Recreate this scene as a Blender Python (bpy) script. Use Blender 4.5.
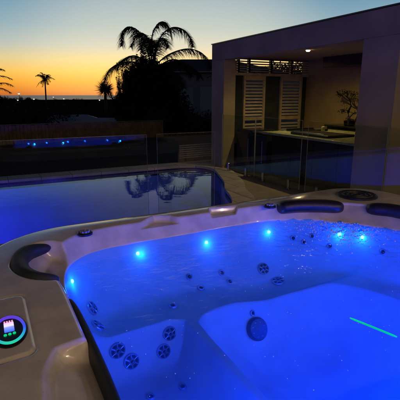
import bpy, math, random
import numpy as np
from mathutils import Vector, Matrix
R = math.radians
random.seed(7); rng = np.random.default_rng(7)
for o in list(bpy.data.objects): bpy.data.objects.remove(o)
SC = bpy.context.scene; COL = SC.collection

# ------------------------------------------------------------------ camera
H = 1.6; FPX = 410.0; PITCH = math.atan(105 / FPX); YAW = R(27.5)
cd = bpy.data.cameras.new('camera'); cam = bpy.data.objects.new('camera', cd); COL.objects.link(cam)
cam.location = (0, 0, H); cam.rotation_euler = (R(90) - PITCH, 0, -YAW)
cd.sensor_width = 36; cd.lens = 36 * FPX / 400; cd.clip_start = .05; cd.clip_end = 90000
SC.camera = cam
SC.view_settings.view_transform = 'Standard'; SC.view_settings.look = 'None'
SC.view_settings.exposure = 0; SC.view_settings.gamma = 1
SC.render.engine = 'CYCLES'
SC.cycles.use_denoising = True
SC.cycles.caustics_reflective = False; SC.cycles.caustics_refractive = False
SC.cycles.transparent_max_bounces = 24; SC.cycles.max_bounces = 8
SC.cycles.sample_clamp_indirect = 4

def s2l(r, g, b, a=1):
    f = lambda c: (c / 255 / 12.92) if c / 255 <= .04045 else ((c / 255 + .055) / 1.055) ** 2.4
    return (f(r), f(g), f(b), a)

# ------------------------------------------------------------------ world: after-sunset sky
SUN_AZ = R(24.0)                                   # from +Y towards +X
W = bpy.data.worlds.new('World'); SC.world = W; W.use_nodes = True
nt = W.node_tree; N = nt.nodes; LK = nt.links; N.clear()
out = N.new('ShaderNodeOutputWorld'); add = N.new('ShaderNodeAddShader')
bg = N.new('ShaderNodeBackground'); bg2 = N.new('ShaderNodeBackground')
sky = N.new('ShaderNodeTexSky'); sky.sky_type = 'NISHITA'; sky.sun_disc = False
sky.sun_elevation = R(0.3); sky.sun_rotation = SUN_AZ
LK.new(sky.outputs[0], bg2.inputs[0]); bg2.inputs[1].default_value = .012
tc = N.new('ShaderNodeTexCoord'); sep = N.new('ShaderNodeSeparateXYZ'); LK.new(tc.outputs['Generated'], sep.inputs[0])
def ramp(nodes, links, src, stops):
    r = nodes.new('ShaderNodeValToRGB'); e = r.color_ramp.elements
    e[0].position = stops[0][0]; e[0].color = stops[0][1]; e[1].position = stops[-1][0]; e[1].color = stops[-1][1]
    for p, c in stops[1:-1]:
        k = e.new(p); k.color = c
    links.new(src, r.inputs[0]); return r
def math_node(nodes, links, op, a, b=None, clamp=False):
    m = nodes.new('ShaderNodeMath'); m.operation = op; m.use_clamp = clamp
    for i, v in enumerate((a, b)):
        if v is None: continue
        if isinstance(v, (int, float)): m.inputs[i].default_value = v
        else: links.new(v, m.inputs[i])
    return m.outputs[0]
el = math_node(N, LK, 'MULTIPLY', sep.outputs[2], 2.0, True)      # sin(el)*2
def es(deg): return math.sin(R(deg)) * 2
sunny = ramp(N, LK, el, [(0, s2l(196, 104, 48)), (es(.6), s2l(224, 132, 44)), (es(1.6), s2l(242, 164, 52)), (es(2.9), s2l(244, 194, 92)),
                         (es(4.4), s2l(222, 202, 146)), (es(6.2), s2l(180, 190, 184)), (es(8.4), s2l(142, 172, 184)), (es(11.5), s2l(104, 150, 178)),
                         (es(14), s2l(56, 98, 156)), (es(22), s2l(24, 46, 96)), (1, s2l(8, 13, 30))])
dusk = ramp(N, LK, el, [(0, s2l(70, 52, 58)), (es(4), s2l(80, 76, 78)), (es(10), s2l(56, 64, 78)), (es(20), s2l(30, 42, 66)), (1, s2l(12, 18, 34))])
# azimuth weight
vm = N.new('ShaderNodeVectorMath'); vm.operation = 'MULTIPLY'; vm.inputs[1].default_value = (1, 1, 0); LK.new(tc.outputs['Generated'], vm.inputs[0])
vn = N.new('ShaderNodeVectorMath'); vn.operation = 'NORMALIZE'; LK.new(vm.outputs[0], vn.inputs[0])
vd = N.new('ShaderNodeVectorMath'); vd.operation = 'DOT_PRODUCT'; LK.new(vn.outputs[0], vd.inputs[0])
vd.inputs[1].default_value = (math.sin(SUN_AZ), math.cos(SUN_AZ), 0)
mr = N.new('ShaderNodeMapRange'); mr.interpolation_type = 'SMOOTHSTEP'
mr.inputs[1].default_value = -.1; mr.inputs[2].default_value = .86; LK.new(vd.outputs['Value'], mr.inputs[0])
mx = N.new('ShaderNodeMixRGB'); LK.new(mr.outputs[0], mx.inputs[0]); LK.new(dusk.outputs[0], mx.inputs[1]); LK.new(sunny.outputs[0], mx.inputs[2])
# afterglow patch where the sun went down
vs = N.new('ShaderNodeVectorMath'); vs.operation = 'DOT_PRODUCT'; LK.new(tc.outputs['Generated'], vs.inputs[0])
ge = R(2.6); vs.inputs[1].default_value = (math.sin(SUN_AZ) * math.cos(ge), math.cos(SUN_AZ) * math.cos(ge), math.sin(ge))
gm = N.new('ShaderNodeMapRange'); gm.interpolation_type = 'SMOOTHERSTEP'
gm.inputs[1].default_value = math.cos(R(24)); gm.inputs[2].default_value = 1.0; LK.new(vs.outputs['Value'], gm.inputs[0])
glow = N.new('ShaderNodeMixRGB'); glow.blend_type = 'ADD'; glow.inputs[2].default_value = (.26, .19, .07, 1)
LK.new(gm.outputs[0], glow.inputs[0]); LK.new(mx.outputs[0], glow.inputs[1])
LK.new(glow.outputs[0], bg.inputs[0]); bg.inputs[1].default_value = 1.0
LK.new(bg.outputs[0], add.inputs[0]); LK.new(bg2.outputs[0], add.inputs[1]); LK.new(add.outputs[0], out.inputs[0])
# the sun itself is on the horizon: only a trace of direct light is left
sd = bpy.data.lights.new('sun', 'SUN'); sd.energy = .03; sd.angle = R(4); sd.color = (1, .62, .35)
so = bpy.data.objects.new('sun', sd); COL.objects.link(so)
so.rotation_euler = Vector((-math.sin(SUN_AZ), -math.cos(SUN_AZ), -.03)).to_track_quat('-Z', 'Y').to_euler()

# ------------------------------------------------------------------ projection helpers (photo pixel -> point in the place)
def ray(u, v):
    x = u - 200; y = 200 - v; c, s = math.cos(PITCH), math.sin(PITCH)
    d = (x, FPX * c + y * s, -FPX * s + y * c); ca, sa = math.cos(YAW), math.sin(YAW)
    return Vector((ca * d[0] + sa * d[1], -sa * d[0] + ca * d[1], d[2]))
def PZ(u, v, z): d = ray(u, v); t = (z - H) / d.z; return Vector((d.x * t, d.y * t, z))
def PX(u, v, x): d = ray(u, v); t = x / d.x; return Vector((x, d.y * t, H + d.z * t))
def PY(u, v, y): d = ray(u, v); t = y / d.y; return Vector((d.x * t, y, H + d.z * t))
def PD(u, v, D):
    d = ray(u, v); t = D / math.hypot(d.x, d.y); return Vector((d.x * t, d.y * t, H + d.z * t))

# ------------------------------------------------------------------ materials
def mat(name, col, rough=.6, metal=0, var=0, scale=8, bump=0, bscale=60, coat=0, spec=.5, sheen=0, emit=None, estr=0, col2=None):
    m = bpy.data.materials.new(name); m.use_nodes = True; n = m.node_tree.nodes; l = m.node_tree.links
    p = n['Principled BSDF']; p.inputs['Roughness'].default_value = rough; p.inputs['Metallic'].default_value = metal
    p.inputs['Coat Weight'].default_value = coat; p.inputs['Coat Roughness'].default_value = .03
    p.inputs['Specular IOR Level'].default_value = spec
    p.inputs['Base Color'].default_value = (*col, 1)
    t = n.new('ShaderNodeTexCoord')
    if var or col2:
        z = n.new('ShaderNodeTexNoise'); z.inputs['Scale'].default_value = scale; z.inputs['Detail'].default_value = 6
        l.new(t.outputs['Object'], z.inputs['Vector'])
        c2 = col2 or tuple(c * (1 + var) for c in col); c1 = col if col2 else tuple(c * (1 - var) for c in col)
        r = ramp(n, l, z.outputs['Fac'], [(.35, (*c1, 1)), (.65, (*c2, 1))]); l.new(r.outputs[0], p.inputs['Base Color'])
        q = n.new('ShaderNodeMapRange'); q.inputs[3].default_value = max(0.02, rough * .8); q.inputs[4].default_value = min(1, rough * 1.25)
        l.new(z.outputs['Fac'], q.inputs[0]); l.new(q.outputs[0], p.inputs['Roughness'])
    if bump:
        b = n.new('ShaderNodeTexNoise'); b.inputs['Scale'].default_value = bscale; b.inputs['Detail'].default_value = 5
        l.new(t.outputs['Object'], b.inputs['Vector']); bb = n.new('ShaderNodeBump'); bb.inputs['Strength'].default_value = bump
        bb.inputs['Distance'].default_value = .01; l.new(b.outputs['Fac'], bb.inputs['Height']); l.new(bb.outputs[0], p.inputs['Normal'])
    if emit:
        p.inputs['Emission Color'].default_value = (*emit, 1); p.inputs['Emission Strength'].default_value = estr
    return m
def clear_mat(name, ior, tint, rough=0.0, bumps=()):
    """see-through surface: Fresnel mirror over a tinted clear body, the same from both sides"""
    m = bpy.data.materials.new(name); m.use_nodes = True; n = m.node_tree.nodes; l = m.node_tree.links; n.clear()
    o = n.new('ShaderNodeOutputMaterial'); mix = n.new('ShaderNodeMixShader'); tr = n.new('ShaderNodeBsdfTransparent'); gl = n.new('ShaderNodeBsdfGlossy')
    tr.inputs[0].default_value = (*tint, 1); gl.inputs['Roughness'].default_value = rough
    g = n.new('ShaderNodeNewGeometry'); q = n.new('ShaderNodeMapRange'); q.inputs[3].default_value = ior; q.inputs[4].default_value = 1 / ior
    l.new(g.outputs['Backfacing'], q.inputs[0]); fr = n.new('ShaderNodeFresnel'); l.new(q.outputs[0], fr.inputs['IOR'])
    l.new(fr.outputs[0], mix.inputs[0]); l.new(tr.outputs[0], mix.inputs[1]); l.new(gl.outputs[0], mix.inputs[2]); l.new(mix.outputs[0], o.inputs[0])
    t = n.new('ShaderNodeTexCoord'); prev = None
    for sc, st, det in bumps:
        z = n.new('ShaderNodeTexNoise'); z.inputs['Scale'].default_value = sc; z.inputs['Detail'].default_value = det
        l.new(t.outputs['Object'], z.inputs['Vector']); b = n.new('ShaderNodeBump'); b.inputs['Strength'].default_value = 1; b.inputs['Distance'].default_value = st
        l.new(z.outputs['Fac'], b.inputs['Height'])
        if prev: l.new(prev, b.inputs['Normal'])
        prev = b.outputs[0]
    if prev: l.new(prev, gl.inputs['Normal']); l.new(prev, fr.inputs['Normal'])
    return m
def tiles_mat(name, c1, c2, mortar, scale, bw, rh, ms, rough=.6, bump=.4):
    m = mat(name, c1, rough); n = m.node_tree.nodes; l = m.node_tree.links; p = n['Principled BSDF']
    t = n['Texture Coordinate'] if 'Texture Coordinate' in n else n.new('ShaderNodeTexCoord')
    b = n.new('ShaderNodeTexBrick'); b.offset = .5; b.inputs['Scale'].default_value = scale; b.inputs['Color1'].default_value = (*c1, 1)
    b.inputs['Color2'].default_value = (*c2, 1); b.inputs['Mortar'].default_value = (*mortar, 1); b.inputs['Brick Width'].default_value = bw
    b.inputs['Row Height'].default_value = rh; b.inputs['Mortar Size'].default_value = ms; l.new(t.outputs['Object'], b.inputs['Vector'])
    z = n.new('ShaderNodeTexNoise'); z.inputs['Scale'].default_value = 3; z.inputs['Detail'].default_value = 8; l.new(t.outputs['Object'], z.inputs['Vector'])
    r = ramp(n, l, z.outputs['Fac'], [(.3, (.72, .7, .68, 1)), (.7, (1, 1, 1, 1))])
    mm = n.new('ShaderNodeMixRGB'); mm.blend_type = 'MULTIPLY'; mm.inputs[0].default_value = 1; l.new(b.outputs[0], mm.inputs[1]); l.new(r.outputs[0], mm.inputs[2])
    l.new(mm.outputs[0], p.inputs['Base Color'])
    bb = n.new('ShaderNodeBump'); bb.inputs['Strength'].default_value = bump; bb.inputs['Distance'].default_value = .004; bb.invert = True
    l.new(b.outputs['Fac'], bb.inputs['Height']); l.new(bb.outputs[0], p.inputs['Normal'])
    return m
M = {
 'acrylic_wet': mat('acrylic_wet', (.66, .60, .50), .5, var=.08, scale=7, spec=.15, bump=.05, bscale=20),
 'acrylic': mat('acrylic', (.70, .63, .52), .13, var=.13, scale=11, coat=.5, bump=.05, bscale=38),
 'cabinet': mat('cabinet', (.10, .085, .07), .6, var=.2, bump=.2),
 'pillow': mat('pillow', (.022, .028, .032), .6, var=.15, bump=.15, bscale=240),
 'pillow_brown': mat('pillow_brown', (.020, .015, .013), .36, var=.15, bump=.15, bscale=240),
 'lid': mat('lid', (.02, .018, .018), .45, var=.2, bump=.1),
 'jet': mat('jet', (.42, .43, .48), .25, metal=.5, var=.15),
 'cover': mat('cover', (.05, .055, .075), .35, var=.1),
 'chrome': mat('chrome', (.55, .55, .58), .18, metal=1),
 'black': mat('black', (.012, .012, .014), .3, var=.2),
 'render_wall': mat('render_wall', (.38, .305, .17), .85, var=.16, scale=1.6, bump=.6, bscale=90),
 'inner_wall': mat('inner_wall', (.37, .27, .12), .8, var=.10, scale=2, bump=.25, bscale=140),
 'ceiling': mat('ceiling', (.36, .28, .18), .75, var=.06, scale=2),
 'timber': mat('timber', (.48, .38, .20), .5, var=.18, scale=6, bump=.2),
 'slat': mat('slat', (.58, .50, .36), .55, var=.15),
 'bench_top': mat('bench_top', (.36, .36, .17), .28, var=.15, scale=12),
 'bar_front': mat('bar_front', (.022, .024, .030), .18, var=.2, scale=3),
 'steel': mat('steel', (.35, .35, .36), .3, metal=1, var=.1),
 'fence_wood': mat('fence_wood', (.20, .13, .06), .8, var=.3, scale=5, bump=.5),
 'pale_timber': mat('pale_timber', (.45, .44, .42), .7, var=.15, bump=.3),
 'leaf': mat('leaf', (.030, .042, .018), .8, var=.35, scale=3, spec=.1),
 'bark': mat('bark', (.09, .065, .045), .9, var=.3, bump=.8, bscale=30),
 'soil': mat('soil', (.03, .024, .018), .95, var=.3, bump=.8, bscale=20),
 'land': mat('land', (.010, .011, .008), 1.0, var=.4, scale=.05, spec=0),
 'house_wall': mat('house_wall', (.34, .33, .36), .8, var=.1, bump=.2),
 'roof': mat('roof', (.06, .05, .05), .75, var=.2, scale=4, bump=.3),
 'pale_roof': mat('pale_roof', (.62, .64, .66), .55, var=.12, scale=2),
 'window': mat('window', (.03, .04, .05), .06, var=.1),
 'pool_shell': mat('pool_shell', (.24, .36, .72), .55, var=.10, scale=2.5, bump=.2),
 'brass_led': mat('led', (.5, .8, 1), .3, emit=(.20, .75, 1), estr=9),
 'pool_led': mat('pool_led', (.5, .5, 1), .3, emit=(.16, .18, 1), estr=12),
 'pane_light': mat('pane_light', (.42, .46, .52), .35, var=.1),  # bluish light in the neighbour's windows, put into the pane colour
 'bulb': mat('bulb', (1, .8, .5), .3, emit=(1, .62, .26), estr=28),
 'street_bulb': mat('street_bulb', (1, .9, .7), .3, emit=(1, .93, .80), estr=2.2),
 'green_glow': mat('green_glow', (.0, .25, .02), .3, emit=(.0, .60, .22), estr=1.0),
 'glass': clear_mat('glass', 1.52, (.93, .97, .95)),
 'spa_water': clear_mat('spa_water', 1.33, (.42, .76, 1), .02, [(14, .006, 3), (45, .0014, 2)]),
 'pool_water': clear_mat('pool_water', 1.31, (.62, .78, 1), .0, [(1.6, .0016, 2), (7, .0005, 2)]),
 'coping': tiles_mat('coping', (.62, .56, .47), (.58, .52, .43), (.12, .11, .10), 1, .6, .6, .006),
 'deck': tiles_mat('deck', (.40, .335, .245), (.38, .318, .232), (.30, .25, .19), 1, 1.2, 1.2, .003, .65),
}
# glass edge: polished green-tinted edge
M['glass_edge'] = mat('glass_edge', (.36, .38, .35), .3)
# sea
sea = mat('sea', (.02, .03, .04), .32); nn = sea.node_tree.nodes; ll = sea.node_tree.links
M['sea'] = sea

# ------------------------------------------------------------------ mesh helpers
def tag(o, label=None, cat=None, group=None, kind=None):
    if label: o['label'] = label
    if cat: o['category'] = cat
    if group: o['group'] = group
    if kind: o['kind'] = kind
    return o
def empty(name, loc=(0, 0, 0), label=None, cat=None, group=None):
    o = bpy.data.objects.new(name, None); o.empty_display_size = .1; COL.objects.link(o); o.location = loc
    return tag(o, label, cat, group)
def newobj(name, v, f, m, parent=None, smooth=False, bevel=0, local=False):
    """v in world space; if parent given the mesh is stored relative to it (parent unrotated) unless local"""
    me = bpy.data.meshes.new(name); v = np.asarray(v, float).reshape(-1, 3)
    off = np.array(parent.matrix_basis.translation if parent is not None and not local else (0, 0, 0), float)
    if parent is not None and not local and parent.parent is not None: off = off + np.array(parent.parent.matrix_basis.translation)
    me.from_pydata((v - off).tolist(), [], [tuple(int(i) for i in q) for q in f]); me.validate(); me.update()
    if isinstance(m, (list, tuple)):
        for k in m: me.materials.append(k)
    else: me.materials.append(m)
    if smooth: me.polygons.foreach_set('use_smooth', [True] * len(me.polygons))
    o = bpy.data.objects.new(name, me); COL.objects.link(o)
    if parent is not None: o.parent = parent
    if bevel:
        b = o.modifiers.new('bevel', 'BEVEL'); b.width = bevel; b.segments = 2; b.limit_method = 'ANGLE'
    return o
class MB:
    def __init__(s): s.v = []; s.f = []
    def add(s, v, f):
        k = len(s.v); s.v += [tuple(p) for p in v]; s.f += [tuple(i + k for i in q) for q in f]; return s
    def box(s, x0, x1, y0, y1, z0, z1, rot=None, c=None):
        v = [(x, y, z) for x in (x0, x1) for y in (y0, y1) for z in (z0, z1)]
        if rot is not None:
            cc = Vector(c); v = [tuple(cc + rot @ (Vector(p) - cc)) for p in v]
        return s.add(v, [(0, 1, 3, 2), (4, 6, 7, 5), (0, 4, 5, 1), (2, 3, 7, 6), (0, 2, 6, 4), (1, 5, 7, 3)])
    def tube(s, path, r, n=8, cap=True):
        P = [Vector(p) for p in path]; rr = r if hasattr(r, '__len__') else [r] * len(P); v = []; f = []
        for i, p in enumerate(P):
            t = (P[min(i + 1, len(P) - 1)] - P[max(i - 1, 0)]).normalized()
            a = t.cross(Vector((0, 0, 1)));
            if a.length < .05: a = t.cross(Vector((0, 1, 0)))
            a.normalize(); b = a.cross(t)
            for k in range(n):
                w = 2 * math.pi * k / n; v.append(tuple(p + (a * math.cos(w) + b * math.sin(w)) * rr[i]))
        for i in range(len(P) - 1):
            for k in range(n): f.append((i * n + k, i * n + (k + 1) % n, (i + 1) * n + (k + 1) % n, (i + 1) * n + k))
        if cap: f.append(tuple(range(n))[::-1]); f.append(tuple((len(P) - 1) * n + k for k in range(n)))
        return s.add(v, f)
    def lathe(s, prof, c=(0, 0, 0), n=32, basis=None, cap=True):
        v = []; f = []; c = Vector(c); B = basis or Matrix.Identity(3)
        for r, z in prof:
            for k in range(n):
                w = 2 * math.pi * k / n; v.append(tuple(c + B @ Vector((r * math.cos(w), r * math.sin(w), z))))
        for i in range(len(prof) - 1):
            for k in range(n): f.append((i * n + k, i * n + (k + 1) % n, (i + 1) * n + (k + 1) % n, (i + 1) * n + k))
        if cap and prof[0][0] > 1e-4: f.append(tuple(range(n))[::-1])
        if cap and prof[-1][0] > 1e-4: f.append(tuple((len(prof) - 1) * n + k for k in range(n)))
        return s.add(v, f)
    def prism(s, poly, z0, z1):
        n = len(poly); v = [(p[0], p[1], z0) for p in poly] + [(p[0], p[1], z1) for p in poly]
        return s.add(v, [tuple(range(n))[::-1], tuple(range(n, 2 * n))] + [(i, (i + 1) % n, n + (i + 1) % n, n + i) for i in range(n)])
    def build(s, name, m, parent=None, smooth=False, bevel=0, local=False):
        return newobj(name, s.v, s.f, m, parent, smooth, bevel, local)
def catmull(P, n, closed=True):
    P = np.array(P, float); m = len(P); res = []
    rngi = range(m) if closed else range(m - 1)
    for i in rngi:
        g = (lambda k: P[k % m]) if closed else (lambda k: P[min(max(k, 0), m - 1)])
        p0, p1, p2, p3 = g(i - 1), g(i), g(i + 1), g(i + 2)
        for t in np.linspace(0, 1, n, endpoint=False):
            res.append(.5 * ((2 * p1) + (-p0 + p2) * t + (2 * p0 - 5 * p1 + 4 * p2 - p3) * t * t + (-p0 + 3 * p1 - 3 * p2 + p3) * t ** 3))
    if not closed: res.append(P[-1])
    return np.array(res)
def copy_tree(o, parent=None):
    c = o.copy(); COL.objects.link(c); c.parent = parent
    for ch in list(o.children): copy_tree(ch, c)
    return c
def smooth01(x): x = np.clip(x, 0, 1); return x * x * (3 - 2 * x)
def sdf(P, x, y):
    """signed distance to polygon, positive inside"""
    P = np.asarray(P); d = np.full(x.shape, 1e9); ins = np.zeros(x.shape, bool); n = len(P)
    for i in range(n):
        a = P[i]; b = P[(i + 1) % n]; e = b - a; wx = x - a[0]; wy = y - a[1]
        t = np.clip((wx * e[0] + wy * e[1]) / (e @ e + 1e-12), 0, 1)
        d = np.minimum(d, (wx - e[0] * t) ** 2 + (wy - e[1] * t) ** 2)
        c = ((a[1] > y) != (b[1] > y))
        with np.errstate(divide='ignore', invalid='ignore'):
            xi = a[0] + (y - a[1]) / (b[1] - a[1] if b[1] != a[1] else 1e-12) * e[0]
        ins ^= c & (x < xi)
    d = np.sqrt(d); return np.where(ins, d, -d)
def round_rect(x0, x1, y0, y1, rs, n=16):
    pts = []
    for (cx, cy, a0, r) in ((x1, y1, 0, rs[0]), (x0, y1, 90, rs[1]), (x0, y0, 180, rs[2]), (x1, y0, 270, rs[3])):
        ccx = cx - r if cx == x1 else cx + r; ccy = cy - r if cy == y1 else cy + r
        for k in range(n + 1):
            a = R(a0 + 90 * k / n); pts.append((ccx + r * math.cos(a), ccy + r * math.sin(a)))
    return np.array(pts)
def light(name, kind, loc, energy, color, size=.02, parent=None, aim=None, cone=None, blend=.6):
    d = bpy.data.lights.new(name, kind); d.energy = energy; d.color = color
    if kind in ('POINT', 'SPOT'): d.shadow_soft_size = size
    if kind == 'SPOT': d.spot_size = R(cone or 120); d.spot_blend = blend
    o = bpy.data.objects.new(name, d); COL.objects.link(o)
    loc = Vector(loc)
    if aim is not None: o.rotation_euler = (Vector(aim) - loc).to_track_quat('-Z', 'Y').to_euler()
    if parent is not None:
        o.parent = parent; loc = loc - parent.matrix_basis.translation
        if parent.parent is not None: loc = loc - parent.parent.matrix_basis.translation
    o.location = loc; return o

# ================================================================== SETTING
# far land, sloping from the terrace down to the coast
Ds = np.array([0, 9.6, 10.5, 13, 16, 20, 25, 40, 60, 90, 120, 200, 300, 450, 600, 1000, 1500, 2500, 3600, 4600, 5200])
Zs = np.array([-.6, -.6, -.35, -.4, -1.1, -2.0, -3, -5.5, -7, -8.4, -9, -9.3, -9.2, -9.6, -10.4, -13, -17, -27, -38, -45, -48])
def land_z(D): return np.interp(D, Ds, Zs)
A = np.linspace(R(-75), R(120), 140); v = []; f = []
DD = np.concatenate([np.linspace(9.6, 20, 8), np.geomspace(22, 5200, 46)])
for D in DD:
    for a in A:
        z = land_z(D) + (math.sin(a * 23 + D * .01) * .5 + math.sin(a * 51) * .3) * min(1, D / 200)
        v.append((D * math.sin(a), D * math.cos(a), z))
n = len(A)
for i in range(len(DD) - 1):
    for k in range(n - 1): f.append((i * n + k, i * n + k + 1, (i + 1) * n + k + 1, (i + 1) * n + k))
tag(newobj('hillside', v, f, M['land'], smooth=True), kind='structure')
tag(newobj('sea', [(-60000, -60000, -46), (60000, -60000, -46), (60000, 70000, -46), (-60000, 70000, -46)], [(0, 1, 2, 3)], M['sea']), kind='structure')

# pool outline
PP = [(-7.0, 4.75), (2.6, 4.75), (3.15, 4.95), (3.45, 5.45), (3.66, 6.05), (3.86, 6.35), (4.05, 6.75), (4.22, 7.2), (4.44, 7.75), (4.46, 8.15), (4.30, 8.45), (3.95, 8.58), (-7.0, 8.62)]
def corner_smooth(P, it=3, keep=()):
    P = [np.array(p, float) for p in P]
    for _ in range(it):
        Q = []
        for i in range(len(P)):
            a, b = P[i], P[(i + 1) % len(P)]
            if np.linalg.norm(b - a) > 4: Q += [a + (b - a) * (.12 / np.linalg.norm(b - a)), b - (b - a) * (.12 / np.linalg.norm(b - a))]
            else: Q += [a * .75 + b * .25, a * .25 + b * .75]
        P = Q
    return np.array(P)
pool = corner_smooth(PP)
def offset(P, d):
    n = len(P); Q = []
    for i in range(n):
        t = P[(i + 1) % n] - P[i - 1]; t /= (np.linalg.norm(t) + 1e-9); Q.append(P[i] + np.array([t[1], -t[0]]) * d)
    return np.array(Q)
cop = offset(pool, .34)
def sheet(name, outer, hole, z, m, thick=.0):
    cu = bpy.data.curves.new(name, 'CURVE'); cu.dimensions = '2D'; cu.fill_mode = 'BOTH'
    for P in (outer, hole):
        s = cu.splines.new('POLY'); s.points.add(len(P) - 1)
        for i, p in enumerate(P): s.points[i].co = (p[0], p[1], 0, 1)
        s.use_cyclic_u = True
    if thick: cu.extrude = thick / 2
    t = bpy.data.objects.new(name, cu); COL.objects.link(t); bpy.context.view_layer.update()
    me = bpy.data.meshes.new_from_object(t); bpy.data.objects.remove(t); me.materials.clear(); me.materials.append(m)
    o = bpy.data.objects.new(name, me); COL.objects.link(o); o.location.z = z - thick / 2; return o
deck_out = [(-9, -5), (9.5, -5), (9.5, 9.0), (4.95, 9.0), (-9, 9.0)]
tag(sheet('pool_deck', deck_out, offset(pool, .02), -.004, M['deck']), kind='structure')
tag(sheet('pool_coping', cop, offset(pool, -.03), .012, M['coping'], .05), kind='structure')
# terrace retaining edge
b = MB(); b.box(-9, 9.5, 8.98, 9.06, -1.2, .006); tag(b.build('terrace_edge', M['coping']), kind='structure')
n = len(pool); v = [(p[0], p[1], .0) for p in pool] + [(p[0], p[1], -1.35) for p in pool]
f = [(i, n + i, n + (i + 1) % n, (i + 1) % n) for i in range(n)] + [tuple(range(n, 2 * n))]
tag(newobj('pool_basin', v, f, M['pool_shell']), kind='structure')
bt = mat('pool_tile', (.05, .05, .12), .2, var=.3, scale=30)
pi_ = offset(pool, -.006); v = [(p[0], p[1], -.012) for p in pi_] + [(p[0], p[1], -.17) for p in pi_]; n = len(pi_)
tag(newobj('pool_tile_band', v, [(i, n + i, n + (i + 1) % n, (i + 1) % n) for i in range(n)], bt), kind='structure')
# entry steps in the pool's right hand end
b = MB()
for k, (off, z) in enumerate(((.32, -.45), (.62, -.75), (.92, -1.0))):
    q = [p for p in offset(pool, -off) if p[0] > 2.2 and 5.0 < p[1] < 8.3]; o_ = [p for p in offset(pool, .05) if p[0] > 2.4 and 5.0 < p[1] < 8.3]
    b.prism([tuple(p) for p in o_] + [tuple(p) for p in q[::-1]], -1.34, z)
tag(b.build('pool_steps', M['pool_shell']), kind='structure')
v = [(p[0], p[1], -.055) for p in offset(pool, .01)]
tag(newobj('pool_water', v, [tuple(range(len(v)))], M['pool_water']), kind='structure')
tag(newobj('garden_bed', [(-14, 9.05, -.12), (16, 9.05, -.12), (16, 12.55, .27), (-14, 12.55, .27)], [(0, 1, 2, 3)], M['soil']), kind='structure')

# ================================================================== SPA
SX0, SX1, SY0, SY1 = -.10, 2.45, -.02, 2.12
OUT = round_rect(SX0, SX1, SY0, SY1, (.30, .42, .3, .3))
TOP = catmull([(.18, .35), (.18, .9), (.18, 1.35), (.175, 1.6), (.24, 1.83), (.43, 1.965), (.9, 1.975), (1.45, 1.965), (1.72, 1.90), (1.98, 1.74), (2.12, 1.50), (2.16, 1.2), (2.16, .4), (2.03, .17), (1.1, .12), (.34, .14)], 12)
WAT = catmull([(.21, .38), (.205, .9), (.21, 1.35), (.22, 1.62), (.29, 1.81), (.47, 1.915), (.9, 1.925), (1.44, 1.925), (1.68, 1.84), (1.86, 1.66), (2.00, 1.44), (2.06, 1.2), (2.06, .45), (1.93, .25), (1.1, .2), (.37, .22)], 12)
CEN = np.array([1.12, 1.1])
NT = 1080
TH = np.linspace(0, 2 * math.pi, NT, endpoint=False)
def cast(P):
    """radius of polygon P seen from CEN at every angle TH"""
    r = np.zeros(NT); a = P - CEN; b = np.roll(a, -1, 0)
    for i, t in enumerate(TH):
        d = np.array([math.cos(t), math.sin(t)]); den = d[0] * (b[:, 1] - a[:, 1]) - d[1] * (b[:, 0] - a[:, 0])
        with np.errstate(divide='ignore', invalid='ignore'):
            s = (a[:, 0] * (b[:, 1] - a[:, 1]) - a[:, 1] * (b[:, 0] - a[:, 0])) / den
            k = (a[:, 0] * d[1] - a[:, 1] * d[0]) / den
        ok = (s > 0) & (k >= -1e-6) & (k <= 1 + 1e-6); r[i] = s[ok].min() if ok.any() else r[i - 1]
    return r
rO, rT, rW = cast(OUT), cast(TOP), cast(WAT)
ZR, ZW = .95, .862
def lev(a, b, m): return a * (1 - m) + b * m
def poly_mask(P, x, y, w): return smooth01(sdf(P, x, y) / w + .5)
FOOT = catmull([(.765, .42), (.76, 1.0), (.765, 1.40), (.79, 1.50), (.90, 1.545), (1.15, 1.56), (1.42, 1.57), (1.62, 1.47), (1.74, 1.22), (1.76, .8), (1.70, .42), (1.2, .33)], 8)
PIT = np.array([(.28, .42), (.28, 1.48), (.31, 1.53), (.66, 1.55), (.705, 1.52), (.70, .42)])
def bed(x, y):
    """height of the moulded spa floor and seats"""
    z = np.full(x.shape, .60)
    z = lev(z, .555, smooth01((x - .95) / .3) * smooth01((y - 1.5) / .1))
    z = z - .035 * np.exp(-(((x - 1.25) / .22) ** 2 + ((y - 1.72) / .10) ** 2))
    z = z - .03 * np.exp(-(((x - .5) / .16) ** 2 + ((y - 1.74) / .10) ** 2))
    z = z - .20 * (1 - np.exp(-np.clip(sdf(PIT, x, y) + .012, 0, 9) / .024))
    df = sdf(FOOT, x, y) + .01
    z = z - .33 * (1 - np.exp(-(np.sqrt(np.clip(df, 0, 9) ** 2 + .0001) - .01) / .095))
    return z
SCOOPS = [
 [PZ(u, v_, z_)[:2] for u, v_, z_ in ((133, 237, .90), (142, 226, .93), (154, 218, .94), (170, 218, .94), (185, 222, .93), (167, 227, .91), (150, 233, .895))],
 [PZ(u, v_, .928)[:2] for u, v_ in ((210, 212), (236, 210), (237, 217), (212, 219))],
 [PZ(u, v_, .915)[:2] for u, v_ in ((50, 430), (49, 385), (60, 362), (88, 350), (112, 350), (135, 430))],
]
SCOOPS = [np.array([tuple(p) for p in s]) for s in SCOOPS]
LREC = catmull([(.20, 1.47), (.11, 1.50), (.055, 1.58), (.035, 1.70), (.08, 1.83), (.17, 1.885), (.25, 1.84), (.26, 1.7), (.24, 1.55)], 6)
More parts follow.
